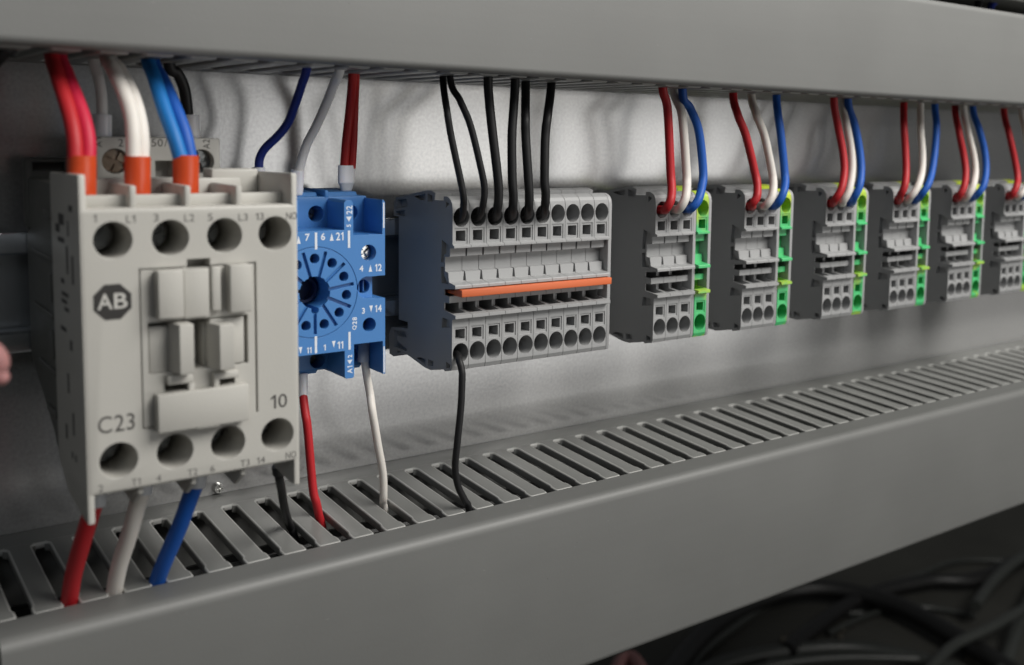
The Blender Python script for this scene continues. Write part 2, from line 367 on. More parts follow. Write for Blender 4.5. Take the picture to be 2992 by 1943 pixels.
for cy_, cz_, cr_ in ((-12, -62, 5.2), (-23.5, -60, 5.6), (-35, -61, 5.2), (-18, -72, 6), (-31, -72, 6)):  # unseen cables added to make the slot openings darker
    bm = bmesh.new(); rw = random.Random(int(-cy_*7)); tube(bm, [(X0+4+k*47.5, cy_+rw.uniform(-1.2, 1.2), cz_+rw.uniform(-1.5, 1.5)) for k in range(13)], cr_, seg=10, n=3)
    tag(obj('slot_darkener', bm, 'cable', origin=(X0+4, cy_, cz_-cr_)), 'added black cable darkening the slots of the lower duct', 'cable', 'added black cables darkening the lower duct')

# ------------------------------------------------------------------ feed-through terminals
TPOLY = [(-33.8, 34.5), (-33.8, 35.6), (-35.6, 35.7), (-36.7, 35.35), (-37.6, 34.75), (-38.2, 33.9), (-38.5, 32.6),
 (-38.5, 23.3), (-39.4, 22.9), (-39.4, 22.4), (-37.3, 22.2), (-37.2, 20.0), (-34.7, 19.7), (-34.7, 15.9), (-36.3, 15.7), (-36.8, 13.2), (-39.8, 12.75), (-40.0, 12.5), (-40.0, 11.8), (-34.4, 11.1),
 (-34.4, 9.6), (-37.0, 9.5), (-37.0, 7.7), (-34.4, 7.5), (-34.4, 5.5), (-40.2, 4.8), (-40.2, 3.9), (-38.5, 3.5), (-38.4, -9.0), (-37.9, -10.2), (-34.6, -10.9), (-34.4, -10.5), (-27.2, -12.0),
 (-23.8, -11.9), (-13.7, -10.1), (-5.5, -12.1), (-2.9, -11.7), (-2.6, -6.2), (-4.1, -3.7), (-14, -2.6), (-14, -.8), (-8.7, -.8), (-8.7, 28.6), (-5.6, 28.6), (-5.8, 32.5), (-7.1, 33.9), (-24.4, 36.7), (-27.2, 36.8), (-29.5, 36.2), (-29.1, 34.4)]
EPOLY = [(-33.8, 34.5), (-33.8, 35.6), (-35.6, 35.7), (-36.7, 35.35), (-37.6, 34.75), (-38.2, 33.9), (-38.5, 32.6), (-38.4, -9.0), (-37.9, -10.2), (-34.6, -10.9), (-34.4, -10.5), (-27.2, -12.0),
 (-23.8, -11.9), (-13.7, -10.1), (-8.7, -11), (-8.7, 28.6), (-7.1, 33.9), (-24.4, 36.7), (-27.2, 36.8), (-29.5, 36.2), (-29.1, 34.4)]
POCKETS = [[(-7.5, 33.2), (-13.3, 33.9), (-14.0, 31.7), (-7.5, 30.8)], [(-6.8, 29.9), (-12.3, 30.7), (-12.3, 28.9), (-6.9, 28.9)], [(-17.6, 34.7), (-23.8, 35.8), (-23.8, 34.1), (-21.2, 33.9)],
 [(-25.2, 35.9), (-28.3, 35.5), (-28.3, 33.9), (-25.2, 33.8)], [(-34.9, 34.4), (-36.8, 33.8), (-34.9, 32.5)], [(-33.0, 24.1), (-36.6, 23.0), (-36.0, 21.0), (-34.2, 20.3), (-34.0, 18.1), (-32.6, 18.2)],
 [(-32.6, 16.8), (-34.0, 17.0), (-34.1, 14.8), (-36.6, 12.7), (-32.8, 12.6)], [(-33.4, 3.4), (-36.9, 3.2), (-37.4, 1.3), (-33.0, .6)],
 [(-5.5, -4.5), (-12.2, -3.7), (-13.6, -5.3), (-9.6, -5.6), (-7.7, -5.4), (-7.7, -7.2), (-13.4, -8.4), (-13.4, -9.2), (-5.5, -9.1)], [(-7.5, -9.9), (-10.0, -10.0), (-7.5, -10.8)],
 [(-19.0, -10.2), (-21.8, -9.4), (-24.3, -9.6), (-24.3, -11.2)], [(-25.6, -9.3), (-28.6, -9.3), (-28.6, -10.7), (-25.8, -11.0)], [(-35.4, -8.2), (-37.4, -8.6), (-37.4, -9.6), (-35.4, -9.8)]]
def terminal_bm():
    b = bmesh.new(); prism(b, TPOLY, -2.54, 2.54, 'x')
    c0 = bmesh.new()
    box(c0, -1.95, 1.95, -39, -38.3, 23.35, 27.5); box(c0, -1.95, 1.95, -39, -38.25, -2.6, 1.3)
    c1 = bmesh.new()
    cyl(c1, (.08, 30.35), 2.38, -45, -22, sz=1.09); cyl(c1, (.08, -5.6), 2.38, -45, -22, sz=1.1)
    box(c1, -1.45, 1.45, -45, -29, 24.05, 26.85); box(c1, -1.45, 1.45, -45, -29, -1.9, .75)
    box(c1, -2.25, 1.85, -36.3, -22, 9.0, 11.35); box(c1, -2.25, 1.85, -38.1, -22, 4.35, 7.55)
    c2 = bmesh.new()
    for pk in POCKETS: prism(c2, pk, -4, -1.2, 'x')
    prism(c2, [(1.75, 13.35), (3.2, 13.35), (3.2, 16.4), (2.4, 16.4)], -38.6, -35.0, 'y')
    prism(c2, [(2.15, -39), (3.2, -39), (3.2, -36.3), (2.15, -36.3)], 19.5, 22.0, 'z')
    return cut(b, c0, c1, c2)
_t = terminal_bm(); _g = _t.copy()
TM = mesh_of('terminal', _t, 'term', sharp=18); GM = mesh_of('green_terminal', _g, 'green', sharp=18)
bm = bmesh.new(); prism(bm, EPOLY, 0, 1.25, 'x', bev=.18, seg=2); PM = mesh_of('end_plate', bm, 'plate')
bm = bmesh.new()
for z in (30.35, -5.6): box(bm, -1.5, 1.5, -27.5, -22.1, z-2.0, z+.4, bev=.3)
CM = mesh_of('clamp', bm, 'clampm')
TP = 5.2
def add_terminal(strip, x, mesh, name):
    o = link(name, mesh, strip, (x, 0, 0)); link('clamp', CM, o, (x, 0, 0)); return o
strip = thing('terminal_strip', 'strip of ten grey terminals with an orange jumper and black wires', 'terminal block', (23.4, -8, 14))
for i in range(10): add_terminal(strip, i*TP, TM, 'terminal')
link('end_plate', PM, strip, (9*TP+2.62, 0, 0))
bm = bmesh.new()
box(bm, -1.25, 48.9, -41.2, -37.2, 9.62, 11.55, bev=.15)
for i in range(10): box(bm, i*TP-1.25 if i == 0 else i*TP-1.6, i*TP+1.2, -37.3, -31 if i else -32.6, 9.95, 10.85)
tag(obj('jumper_bar', bm, 'orange', origin=(23.8, -36, 10.5)), 'orange plastic jumper bar plugged across the ten grey terminals', 'jumper')
GX = [70.33, 108.59, 148.69, 186.55, 223.80, 261.54]
ordn = ['first', 'second', 'third', 'fourth', 'fifth', 'sixth']
for k, g in enumerate(GX):
    t = thing('terminal_group', 'three grey terminals and one green-yellow terminal, %s group from the orange-jumpered strip' % ordn[k], 'terminal block', (g+9, -8, 14), 'grey and green terminal groups along the rail')
    t.rotation_euler = (0, random.uniform(-.006, .006), random.uniform(-.006, .006))
    for i in range(3): add_terminal(t, g+i*TP, TM, 'terminal')
    link('end_plate', PM, t, (g+2*TP+2.6, 0, 0))
    gt = add_terminal(t, g+15.6+1.31, GM, 'green_terminal')
    link('end_plate', PM, t, (g+15.6+1.31+2.6, 0, 0))

# ------------------------------------------------------------------ relay socket (blue)
sk = thing('relay_socket', 'blue eleven-pin relay socket with round pin dial beside the contactor', 'relay socket', (-37, -8, 14))
HX, HZ, RP = -38.4, 12.89, 8.32
SKL = -54.5
fp = [(SKL, -2.4), (-30.7, -2.4), (-30.7, -9.0), (-30.3, -9.5), (-28.5, -9.5), (-28.2, -9.1), (-28.2, -1.0), (-20.25, -1.0), (-20.25, -9.5), (-19.6, -9.5), (-19.6, 10.1), (-22.0, 10.1), (-22.0, 15.9), (-19.6, 15.9), (-19.6, 34.6), (-20.0, 35.1), (-20.35, 35.1), (-20.35, 26.45), (-28.25, 26.45), (-28.25, 34.4), (-28.7, 35.2), (-30.2, 35.2), (-30.65, 34.6), (-30.65, 27.9), (SKL, 27.9)]
b = bmesh.new(); prism(b, fp, -34, -20, 'y')
c0 = bmesh.new()
for k in range(11):
    a = math.radians(k*360/11)-math.pi/2
    ux, uz = math.cos(a), math.sin(a); nx, nz = -uz, ux; w = .42
    prism(c0, [(HX+ux*r+nx*s*w, HZ+uz*r+nz*s*w) for r, s in ((3.4, -1), (10.3, -1), (10.3, 1), (3.4, 1))], -36, -33.1, 'y')
c1 = bmesh.new(); cyl(c1, (HX, HZ), 3.95, -36, -24.5, seg=48)
for k in range(11):
    a = math.radians((k+.5)*360/11)-math.pi/2; cyl(c1, (HX+RP*math.cos(a), HZ+RP*math.sin(a)), 1.24, -36, -26, seg=24)
cyl(c1, (-24.1, 21.9), 2.05, -36, -29, seg=28); cyl(c1, (-24.0, 3.6), 1.8, -36, -25, seg=28)
c2 = bmesh.new(); cyl(c2, (HX, HZ-4.3), 1.0, -36, -25, seg=20)
cyl(c2, (-24.5, 13.1), 2.8, -36, -31.6, seg=28)
c3 = bmesh.new(); box(c3, -24.5, -19, -36.5, -31.6, 10.35, 15.85)
c4 = bmesh.new(); cyl(c4, (-24.5, 13.1), 1.75, -37, -25, seg=28)
c5 = bmesh.new(); cyl(c5, (HX, HZ), 11.24, -36, -33.8, seg=72)
c6 = bmesh.new(); cyl(c6, (HX, HZ), 11.08, -37, -32, seg=72)
c5 = cut(c5, c6)
b = cut(b, c0, c1, c2, c3, c4, c5)
obj('front_plate', b, 'blue', sk)
b = bmesh.new(); box(b, SKL, -19.75, -23.8, -9.2, -8.9, 35.6, bev=.3)
c = bmesh.new()
for x, z in ((-33.6, 31.3), (-24.3, 31.4), (-44.5, 31.3), (-33.5, -6.3), (-24.3, -6), (-44.5, -6.2)): cyl(c, (x, z), 2.05, -30, -15, seg=28)
c2 = bmesh.new(); box(c2, SKL-3, -15, -8.9-2, -9.25+1, -.9, 28.9)
obj('body', cut(b, c), 'blue', sk)
for xa, xb in ((-54.4, -43.2), (-41.0, -32.6), (-30.2, -21.6)):
    b = bmesh.new(); prism(b, [(-22.6, 35.4), (-21.8, 36.6), (-13, 37.0), (-9.4, 37.0), (-9.4, 35.4)], xa, xb, 'x', bev=.25); obj('terminal_shroud', b, 'blue', sk)
for xa, xb in ((-43.1, -42.1), (-31.2, -30.3)):
    b = bmesh.new(); box(b, xa, xb, -23.9-9.5, -23.6, 28.0, 35.3, bev=.2) if xa < -40 else box(b, xa, xb, -23.9, -10, 35.3, 37.2, bev=.2); obj('partition', b, 'blue', sk)
for xa, xb in ((-54.4, -43.2), (-40.8, -32.8), (-29.2, -20.6)):
    b = bmesh.new(); prism(b, [(-22.6, -8.8), (-21.0, -10.2), (-12, -10.2), (-9.4, -8.8)], xa, xb, 'x'); obj('terminal_shroud', b, 'blue', sk)
b = bmesh.new(); cyl(b, (HX-.3, HZ), 3.3, -28.2, -24, seg=40); b2 = bmesh.new(); cyl(b2, (HX-.3, HZ), 2.6, -36, -26, seg=40); obj('hub', cut(b, b2), 'hub', sk)
def screw(parent, c, r, y, mat, slot='cross', name='screw'):
    b = bmesh.new(); cyl(b, c, r, y-1.0, y+1.5, seg=28); c0 = bmesh.new(); w = r*.18
    ang = random.uniform(.2, 1.2)
    for k in ((0, 1) if slot == 'cross' else (0,)):
        a = ang+k*math.pi/2; ux, uz = math.cos(a), math.sin(a); nx, nz = -uz, ux
        cc = bmesh.new(); prism(cc, [(c[0]+ux*q*r*.95+nx*s*w, c[1]+uz*q*r*.95+nz*s*w) for q, s in ((-1, -1), (1, -1), (1, 1), (-1, 1))], y-3, y-.35, 'y'); b = cut(b, cc)
    c0.free()
    return obj(name, b, mat, parent)
screw(sk, (-24.3, 21.8), 1.8, -30.4, 'screw')
for x, z in ((-33.6, 31.3), (-24.3, 31.4), (-44.5, 31.3), (-33.5, -6.3), (-24.3, -6), (-44.5, -6.2)): screw(sk, (x, z), 1.75, -17.5, 'screw_dark')
screw(sk, (-24.0, 3.6), 1.6, -27.5, 'screw_dark')
for dx in (-.7, .55):
    b = bmesh.new(); box(b, -24.5+dx-.16, -24.5+dx+.16, -30.6, -26, 11.7, 14.5); obj('contact', b, 'blue', sk)
for k in range(11):
    a = math.radians((k+.5)*360/11)-math.pi/2; x, z = HX+RP*math.cos(a), HZ+RP*math.sin(a)
    b = bmesh.new(); cyl(b, (x+.25, z-.1), .85, -29.5, -26, seg=16); c = bmesh.new(); cyl(c, (x+.05, z), .62, -32, -27, seg=16); obj('contact', cut(b, c), 'contact', sk)
YS = -34.0
def stext(s, x, z, h, rot=0, w=None): return text('lettering', s, 'inkwhite', sk, (x, YS, z), h, rot=rot, bold=.22, width=w)
def tri(x, z, w, h, up=True, rot=False):
    pts = [(-w/2, -h/2), (w/2, -h/2), (0, h/2)] if up else [(-w/2, h/2), (w/2, h/2), (0, -h/2)]
    if rot: pts = [(-v, u) for u, v in pts]
    return flat_poly('arrow_mark', [(x+u, z+v) for u, v in pts], YS, 'inkwhite', sk)
def bar(x, z0, z1): return flat_poly('line_mark', [(x-.3, z0), (x+.3, z0), (x+.3, z1), (x-.3, z1)], YS, 'inkwhite', sk)
stext('7', -40.2, 26.5, 1.75); stext('6', -36.2, 26.5, 1.75); tri(-33.95, 26.35, 1.0, 1.9); stext('21', -31.85, 26.4, 2.0, w=1.95); tri(-42.4, 26.0, 1.0, 1.9)
bar(-38.0, 23.45, 27.6); bar(-29.4, 23.4, 27.7)
stext('5', -29.45, 28.9, 1.15, rot=math.pi/2, w=None); tri(-29.4, 30.55, 1.5, 1.25, up=False, rot=False); stext('22', -29.3, 32.8, 1.6, rot=math.pi/2, w=2.1)
stext('4', -26.1, 18.05, 1.5); tri(-23.65, 17.95, .95, 1.75); stext('12', -21.45, 18.0, 1.85, w=1.85)
stext('3', -25.6, 7.3, 1.5); tri(-23.5, 7.6, .95, 1.7, up=False); stext('14', -21.5, 7.55, 1.8, w=1.85)
stext('Q28', -28.0, 4.3, 1.25, rot=math.pi/2, w=3.2)
bar(-38.25, -2.1, 2.1); bar(-29.4, -2.2, 2.3)
stext('11', -40.0, -1.2, 1.5, w=1.2); stext('1', -36.0, -.95, 1.5); tri(-33.6, -.4, .9, 1.7, up=False); stext('11', -31.85, -.75, 1.85, w=1.5); tri(-42.2, -1.0, .9, 1.7, up=False)
stext('2', -29.3, -3.9, 1.15, rot=math.pi/2); tri(-29.35, -5.35, 1.4, 1.1, up=False); stext('A1', -29.35, -7.3, 1.35, rot=math.pi/2, w=1.9)
flat_poly('line_mark', [(-20.12, 28.0), (-19.72, 28.0), (-19.72, 34.4), (-20.12, 34.4)], YS, 'inkwhite', sk); flat_poly('line_mark', [(-20.1, -9.2), (-19.75, -9.2), (-19.75, -2.4), (-20.1, -2.4)], YS, 'inkwhite', sk)

# ------------------------------------------------------------------ contactor
CL, CR, YF, CT, CB = -97.0, -54.9, -64.2, 36.8, -18.1
ct = thing('contactor', 'light grey contactor marked C23 with three orange wire ferrules on top', 'contactor', ((CL+CR)/2, -8, 14))
HOLX = (-91.2, -80.7, -70.2, -59.8)
b = bmesh.new(); box(b, CL, CR, YF, -40, CB, CT, bev=.75, seg=4)
c0 = bmesh.new()
for x in HOLX:
    cyl(c0, (x, 30.8), 3.5, -70, -50, seg=40); cyl(c0, (x, -11.75), 3.5, -70, -50, seg=40)
g = .13
box(c0, -86.6-g, -86.6+g, -66, YF+.9, -6.3, 25.0+g); box(c0, -64.1-g*1.6, -64.1+g*1.6, -66, YF+1.2, -6.3, 25.0+g)
c1 = bmesh.new(); box(c1, -86.6, -64.1, -66, YF+.9, 24.9-g, 24.9+g); box(c1, -86.6, -83, -66, YF+.6, -6.35, -6.1)
c2 = bmesh.new(); box(c2, -77.7, -73.2, -66, YF+4, 24.6, 26.4)
box(c2, -85.3, -65.8, -66, YF+9, 4.35, 14.4)
box(c2, -82.4, -78.0, -66, YF+6, .4, 2.3); box(c2, -71.7, -68.6, -66, YF+6, .5, 2.2)
obj('front_housing', cut(b, c0, c1, c2), 'cream', ct)
def raised(name, px0, px1, yfront, yback=YF+.02, bev=.35, mat='cream', seg=2, slope=0.0):
    a = P(*px0, yfront); c = P(*px1, yfront); x0, x1, z1, z0 = a.x, c.x, a.z, c.z
    b = bmesh.new()
    if slope: prism(b, [(x0-slope, yback), (x0, yfront), (x1, yfront), (x1, yback)], z0, z1, 'z', bev=bev, seg=seg)
    else: box(b, x0, x1, yfront, yback, z0, z1, bev=bev, seg=seg)
    return obj(name, b, mat, ct)
mz = 1124/400.0
def Zm(a, c): return (380+a/mz, 740+c/mz)
raised('cover_block', Zm(228, 150), Zm(448, 528), YF-2.9, bev=.22)
raised('cover_block', Zm(440, 140), Zm(655, 518), YF-1.8, bev=.15)
raised('cover_rib', Zm(668, 112), Zm(752, 470), YF-1.6, bev=.25)
raised('cover_block', Zm(820, 100), Zm(1005, 478), YF-2.9, bev=.22)
raised('carriage', Zm(150, 605), Zm(330, 970), YF+.35, YF+6, bev=.3)
raised('lever', Zm(405, 590), Zm(530, 990), YF-4.2, YF+5, slope=1.9, bev=.2)
raised('carriage', Zm(592, 560), Zm(640, 930), YF+2.2, YF+6, bev=.25)
raised('carriage', Zm(650, 540), Zm(945, 900), YF-.3, YF+6, bev=.5)
raised('lever', Zm(735, 590), Zm(862, 948), YF-4.2, YF+.1, slope=1.2, bev=.2)
raised('latch', Zm(310, 1012), Zm(520, 1062), YF-1.6, bev=.25)
raised('latch', Zm(690, 985), Zm(895, 1018), YF-1.6, bev=.25)
raised('latch', Zm(480, 1070), Zm(535, 1170), YF-1.5, bev=.2)
raised('latch', Zm(690, 1030), Zm(735, 1140), YF-1.5, bev=.2)
raised('label_holder', Zm(228, 1172), Zm(978, 1372), YF-2.7, bev=.2)
a = P(*Zm(548, 1370), YF-2.6); c = P(*Zm(740, 1420), YF-2.6)
b = bmesh.new(); box(b, a.x, c.x, YF-2.6, YF+.02, c.z, a.z, bev=.2); obj('label_nub', b, 'cream', ct)
# walls beside and between the terminal bays
ear = [(YF+.1, -23.4), (-61.4, -23.4), (-47.4, -21.8), (-38.8, -16), (-38.8, 42.8), (YF+.4, 43.2), (YF+.1, 42.6)]
for xa, xb in ((CL+.02, CL+1.35), (CR-1.35, CR-.02)):
    b = bmesh.new(); prism(b, ear, xa, xb, 'x', bev=.3, seg=2); obj('side_wall', b, 'cream', ct)
for pxx in (1025, 1437, 1820):
    xr = P(pxx/2.577, 560, -62.5).x; zt = P(pxx/2.577-8, 100+1140/2.577, -62.5).z
    b = bmesh.new(); box(b, xr-1.25, xr, -62.6, -46.5, 36.6, zt, bev=.3); obj('partition', b, 'cream', ct)
    b = bmesh.new(); prism(b, [(-62.6, CB+.2), (-62.6, -19.6), (-58, -22.8), (-46, -21.5), (-41, CB+.2)], xr-1.2, xr, 'x', bev=.25); obj('partition', b, 'cream', ct)
zs = P(290, 571, -59.5).z; b = bmesh.new(); box(b, CL+1.4, CR-1.4, -59.5, -57.4, 36.5, zs, bev=.3); obj('bay_shelf', b, 'cream', ct)
zr = P(360, 523, -47.5).z; b = bmesh.new(); box(b, CL+1.4, -60.5, -46.4, -40.2, 36.5, zr, bev=.4); obj('bay_back', b, 'cream', ct)
b = bmesh.new(); box(b, CL+1.4, CR-1.4, -57.3, -40.3, 36.3, 38.4, bev=.3); obj('bay_floor', b, 'cream', ct)
b = bmesh.new(); box(b, -66.5, CR-1.4, -45.5, -39.2, 38.3, zr+1.9, bev=.4); obj('bay_back', b, 'cream', ct)
b = bmesh.new(); box(b, CL+1.4, CR-1.4, -56, -40.3, -20.2, CB+.1, bev=.3); obj('bay_floor', b, 'cream', ct)
# dark rear base
b = bmesh.new(); prism(b, [(-39.9, -16.6), (-39.9, 40.5), (-12.2, 40.5), (-12.2, 29), (-8.8, 29), (-8.8, -.6), (-19, -5.5), (-36, -15)], CL+.5, CR-.5, 'x', bev=.5, seg=2)
obj('rear_base', b, 'base', ct)
b = bmesh.new(); box(b, CL, CR, -12, -7.8, 28.9, 45, bev=.9, seg=3)
c = bmesh.new()
for k in range(5): box(c, CL+1.6+k*8.2, CL+8.2+k*8.2, -16, -9.0, 42.0, 44.0)
obj('mounting_plate', cut(b, c), 'base', ct)
b = bmesh.new(); prism(b, [(-34, -13.2), (-30.5, -18.3), (-26.5, -17.5), (-19, -9), (-17.5, -5.2)], CL+2, CL+9, 'x', bev=.4); obj('rail_clip', b, 'clip', ct)
for k, (ya, yb2, za, zb2) in enumerate(((-37, -30, 33, 35), (-37, -16, 24, 25.2), (-37, -16, 12, 13.2), (-37, -20, 0, 1.2), (-37, -28, -9, -7.5))):
    b = bmesh.new(); box(b, CL+.05, CL+.6, ya, yb2, za, zb2, bev=.2); obj('side_rib', b, 'base', ct)
for za, zb2 in ((15.5, 21.5), (3.5, 9.5)):
    b = bmesh.new(); box(b, CL+.1, CL+.6, -36, -33.5, za, zb2, bev=.2); obj('side_rib', b, 'base', ct)
# coil terminal block at the rear top
YC2 = -31.0
a = P(279, 399, YC2); c = P(645, 521, YC2)
b = bmesh.new(); box(b, a.x, c.x, YC2, -14, 40.4, a.z, bev=.4)
cc = bmesh.new(); s1 = P(337, 471, YC2); s2 = P(590, 472, YC2)
for s_ in (s1, s2): cyl(cc, (s_.x, s_.z), 2.75, YC2-3, YC2+6, seg=30)
c2 = bmesh.new(); e0 = P(453, 470, YC2); e1 = P(506, 470, YC2); box(c2, e0.x, e1.x, YC2-2, YC2+4, 40.0, e0.z, bev=0)
obj('coil_block', cut(b, cc, c2), 'cream', ct)
screw(ct, (s1.x, s1.z), 2.5, YC2+2.2, 'screw_brown'); screw(ct, (s2.x, s2.z), 2.5, YC2+3.5, 'screw_dark')
for s_, pxx, pyy, r_, h in (('A1', 289, 416, math.pi/2, 1.15), ('A2', 603, 421, math.pi/2, 1.5)):
    q = P(pxx, pyy, YC2); text('lettering', s_, 'ink', ct, (q.x, YC2, q.z), h, rot=r_, width=2.1)
q = P(353, 417, YC2); text('lettering', '2', 'ink', ct, (q.x, YC2, q.z), 1.7)
q = P(466, 417, YC2); text('lettering', '50/', 'ink', ct, (q.x, YC2, q.z), 1.7, width=3.4)
# screws deep in the wire holes
for x in HOLX:
    for z in (30.8, -11.75): screw(ct, (x-.8, z), 2.9, -52.5, 'screw_dark')
# print on the front
c2z = 2.5767
def Z2(a, b): return P(a/c2z, 450+b/c2z, YF)
def Z3(a, b): return P(a/c2z, 950+b/c2z, YF)
def ctext(s, q, h, w=None, mat='ink'): return text('lettering', s, mat, ct, (q.x, YF, q.z), h, width=w)
for s_, a, b_, w in (('1', 715, 485, None), ('L1', 985, 490, 1.65), ('3', 1175, 480, .95), ('L2', 1425, 480, 1.9), ('5', 1583, 475, .95), ('L3', 1830, 475, 1.9), ('13', 1955, 470, 1.7), ('NO', 2195, 465, 2.3)):
    ctext(s_, Z2(a, b_), 1.45, w, 'inkfaint')
for s_, a, b_, w in (('2', 760, 1232, .85), ('T1', 1025, 1180, 1.6), ('4', 1195, 1152, .9), ('T2', 1450, 1117, 1.9), ('6', 1600, 1092, .9), ('T3', 1845, 1050, 1.9), ('14', 1965, 1030, 1.75), ('NO', 2190, 985, 2.3)):
    q = Z3(a, b_); q.z = max(q.z, CB+1.5); ctext(s_, q, 1.35, w, 'inkfaint')
q = Z3(873, 740); text('lettering', 'C23', 'ink', ct, (q.x+.1, YF, -4.4), 3.25, width=6.6); text('lettering', '10', 'ink', ct, (-59.4, YF, -4.6), 2.9, width=3.5)
LX, LZ, LR = -91.55, 19.1, 3.55
oc = [(LX+LR*1.03*math.cos(math.radians(22.5+45*k)), LZ+LR*1.03*math.sin(math.radians(22.5+45*k))) for k in range(8)]
flat_poly('logo', oc, YF, 'inklogo', ct, .04)
text('logo_lettering', 'A', 'inkcream', ct, (LX-1.35, YF-.045, LZ+.15), 3.0, bold=.12, width=2.7); text('logo_lettering', 'B', 'inkcream', ct, (LX+1.45, YF-.045, LZ+.15), 3.0, bold=.12, width=2.4)
# faint print on the shaded side
rs = random.Random(3)
for (pxa, pya, w, h) in [(205, 610, 3, 1.2), (178, 640, 5, 2.2), (168, 665, 4, 1.6), (198, 668, 1.2, 3), (178, 700, 6, 1.0), (196, 760, 1.6, 5.5), (212, 790, 1.5, 5.5), (183, 820, 3, 1.0), (190, 860, 6, .8), (188, 880, 5, .8), (195, 905, 4, .8), (186, 960, 5, .9), (208, 1010, 2, 2), (200, 1120, 1.5, 4), (215, 1240, 1.4, 4.5), (195, 1260, 1.6, 3), (212, 1330, 1.2, 1.4), (222, 1340, 1.2, 1.4)]:
    d = ray(pxa, pya); q = CAM+d*((CL-.02-CAM.x)/d.x)
    if not (-63 < q.y < -41): continue
    b = bmesh.new(); hw = min(w/2, q.y+63.5, -40-q.y); box(b, CL-.03, CL+.03, q.y-hw, q.y+hw, q.z-h/2, q.z+h/2); obj('print_mark', b, 'ink', ct)

# ------------------------------------------------------------------ wires
def pts_px(lst, off, sc): return [(off[0]+a/sc, off[1]+b_/sc) for a, b_ in lst]
def ferrule(parent, a, b_, r, mat, flat=1.0, taper=None, name='ferrule', side=(1, 0, 0)):
    bm = bmesh.new(); a = Vector(a); b_ = Vector(b_); t = taper or r*.9
    tube(bm, [a, a+(b_-a)*.04, a+(b_-a)*.9, b_], [r*.93, r, r*1.0 if not taper else r, t], seg=22, n=3, flat=flat, side=side)
    return obj(name, bm, mat, parent, sharp=50)
def wire_mesh(name, pts, r, mat, parent, seg=16):
    bm = bmesh.new(); tube(bm, pts, r, seg=seg, n=8); return obj(name, bm, mat, parent, sharp=60)
def seat(L, n=4):
    # bend the last points so that the wire meets the slotted wall of the lower duct where it is seen to vanish
    L = list(L); d = L[-1]-CAM; e = CAM+d*((ZD-1.9-CAM.z)/d.z); dy = e.y-L[-1].y; m_ = min(n, len(L)-1)
    for k in range(m_+1):
        i = len(L)-1-k; w = 1-k/(m_+.0001) if m_ else 1
        d = L[i]-CAM; y = L[i].y+dy*w; L[i] = CAM+d*((y-CAM.y)/d.y)
    off = (L[-1].x-LOW_PH+PITCH_D/2) % PITCH_D-PITCH_D/2; off = max(-1.7, min(1.7, off))
    L[-1].x -= off; L[-2].x -= off*.7; L[-3].x -= off*.4
    return L
def into_duct(q, up=True):
    return Vector((q.x, q.y, ZU+16))
def down(L):
    d = (L[-1]-L[-2]).normalized(); d.y *= .4; a = L[-1]+d*4; a.z = min(a.z, L[-1].z-3); b_ = a+d*8; b_.z = a.z-12
    return list(L)+[a, b_]
def wire(name, label, pts, r, mat, group=None, fer=None, tip=None):
    t = thing(name, label, 'wire', pts[-1], group); wire_mesh('insulation', pts, r, mat, t)
    if fer: ferrule(t, *fer)
    if tip:
        bm = bmesh.new(); tube(bm, tip[0], tip[1], seg=12, n=2); obj('ferrule_pin', bm, 'screw', t)
    return t
def wire_pair(name, label, A, B, r, mats, fer):
    t = thing(name, label, 'wire pair', A[-1]); wire_mesh('insulation', A, r, mats[0], t); wire_mesh('insulation', B, r, mats[1], t); ferrule(t, *fer); return t
Z1 = lambda L, ys: [P(a/2.5767, 100+b_/2.5767, y) for (a, b_), y in zip(L, ys)]
def top_in(L): q = L[0]; return [into_duct(q)]+L
YB = [-36, -42, -47, -50.5, -52.5, -53.5]
# red pair
A = Z1([(385, 105), (430, 300), (488, 480), (536, 650), (562, 800), (568, 940)], YB); B = Z1([(438, 105), (500, 300), (572, 480), (632, 650), (662, 800), (664, 940)], [y+1.6 for y in YB])
def pair_ferrule(l, t_, r_, b_, y, mat='ferr_orange'):
    a0 = P((l+r_)/2/2.5767, 100+t_/2.5767, y); a1 = P((l+r_)/2/2.5767, 100+b_/2.5767, y); rr = (P(r_/2.5767, 100+t_/2.5767, y).x-P(l/2.5767, 100+t_/2.5767, y).x)/2/.97
    return (a0, a1, rr*.88, mat, 1.0/.88, rr*.70, 'ferrule', (1, .2, 0))
wire_pair('wire_pair', 'pair of thick red wires in an orange ferrule, plugged into the contactor', top_in(A), top_in(B), 1.47, ('red', 'crimson'), pair_ferrule(505, 925, 725, 1262, -53))
A = Z1([(790, 120), (856, 270), (930, 430), (985, 600), (1004, 760), (1006, 945)], YB); B = Z1([(815, 130), (900, 270), (985, 430), (1040, 600), (1066, 760), (1066, 945)], [y+1.8 for y in YB])
wire_pair('wire_pair', 'pair of thick white wires in an orange ferrule, plugged into the contactor', top_in(A), top_in(B), 1.47, ('white', 'white'), pair_ferrule(938, 930, 1133, 1262, -53))
A = Z1([(1108, 140), (1165, 330), (1236, 560), (1308, 760), (1360, 930)], [-36, -43, -48.5, -52, -53.5]); B = Z1([(1140, 150), (1232, 360), (1318, 560), (1390, 750), (1430, 930)], [-34, -41, -46.5, -50, -51.5])
wire_pair('wire_pair', 'pair of thick blue wires in an orange ferrule, plugged into the contactor', top_in(A), top_in(B), 1.47, ('lightblue', 'bluew'), pair_ferrule(1302, 922, 1495, 1262, -53))
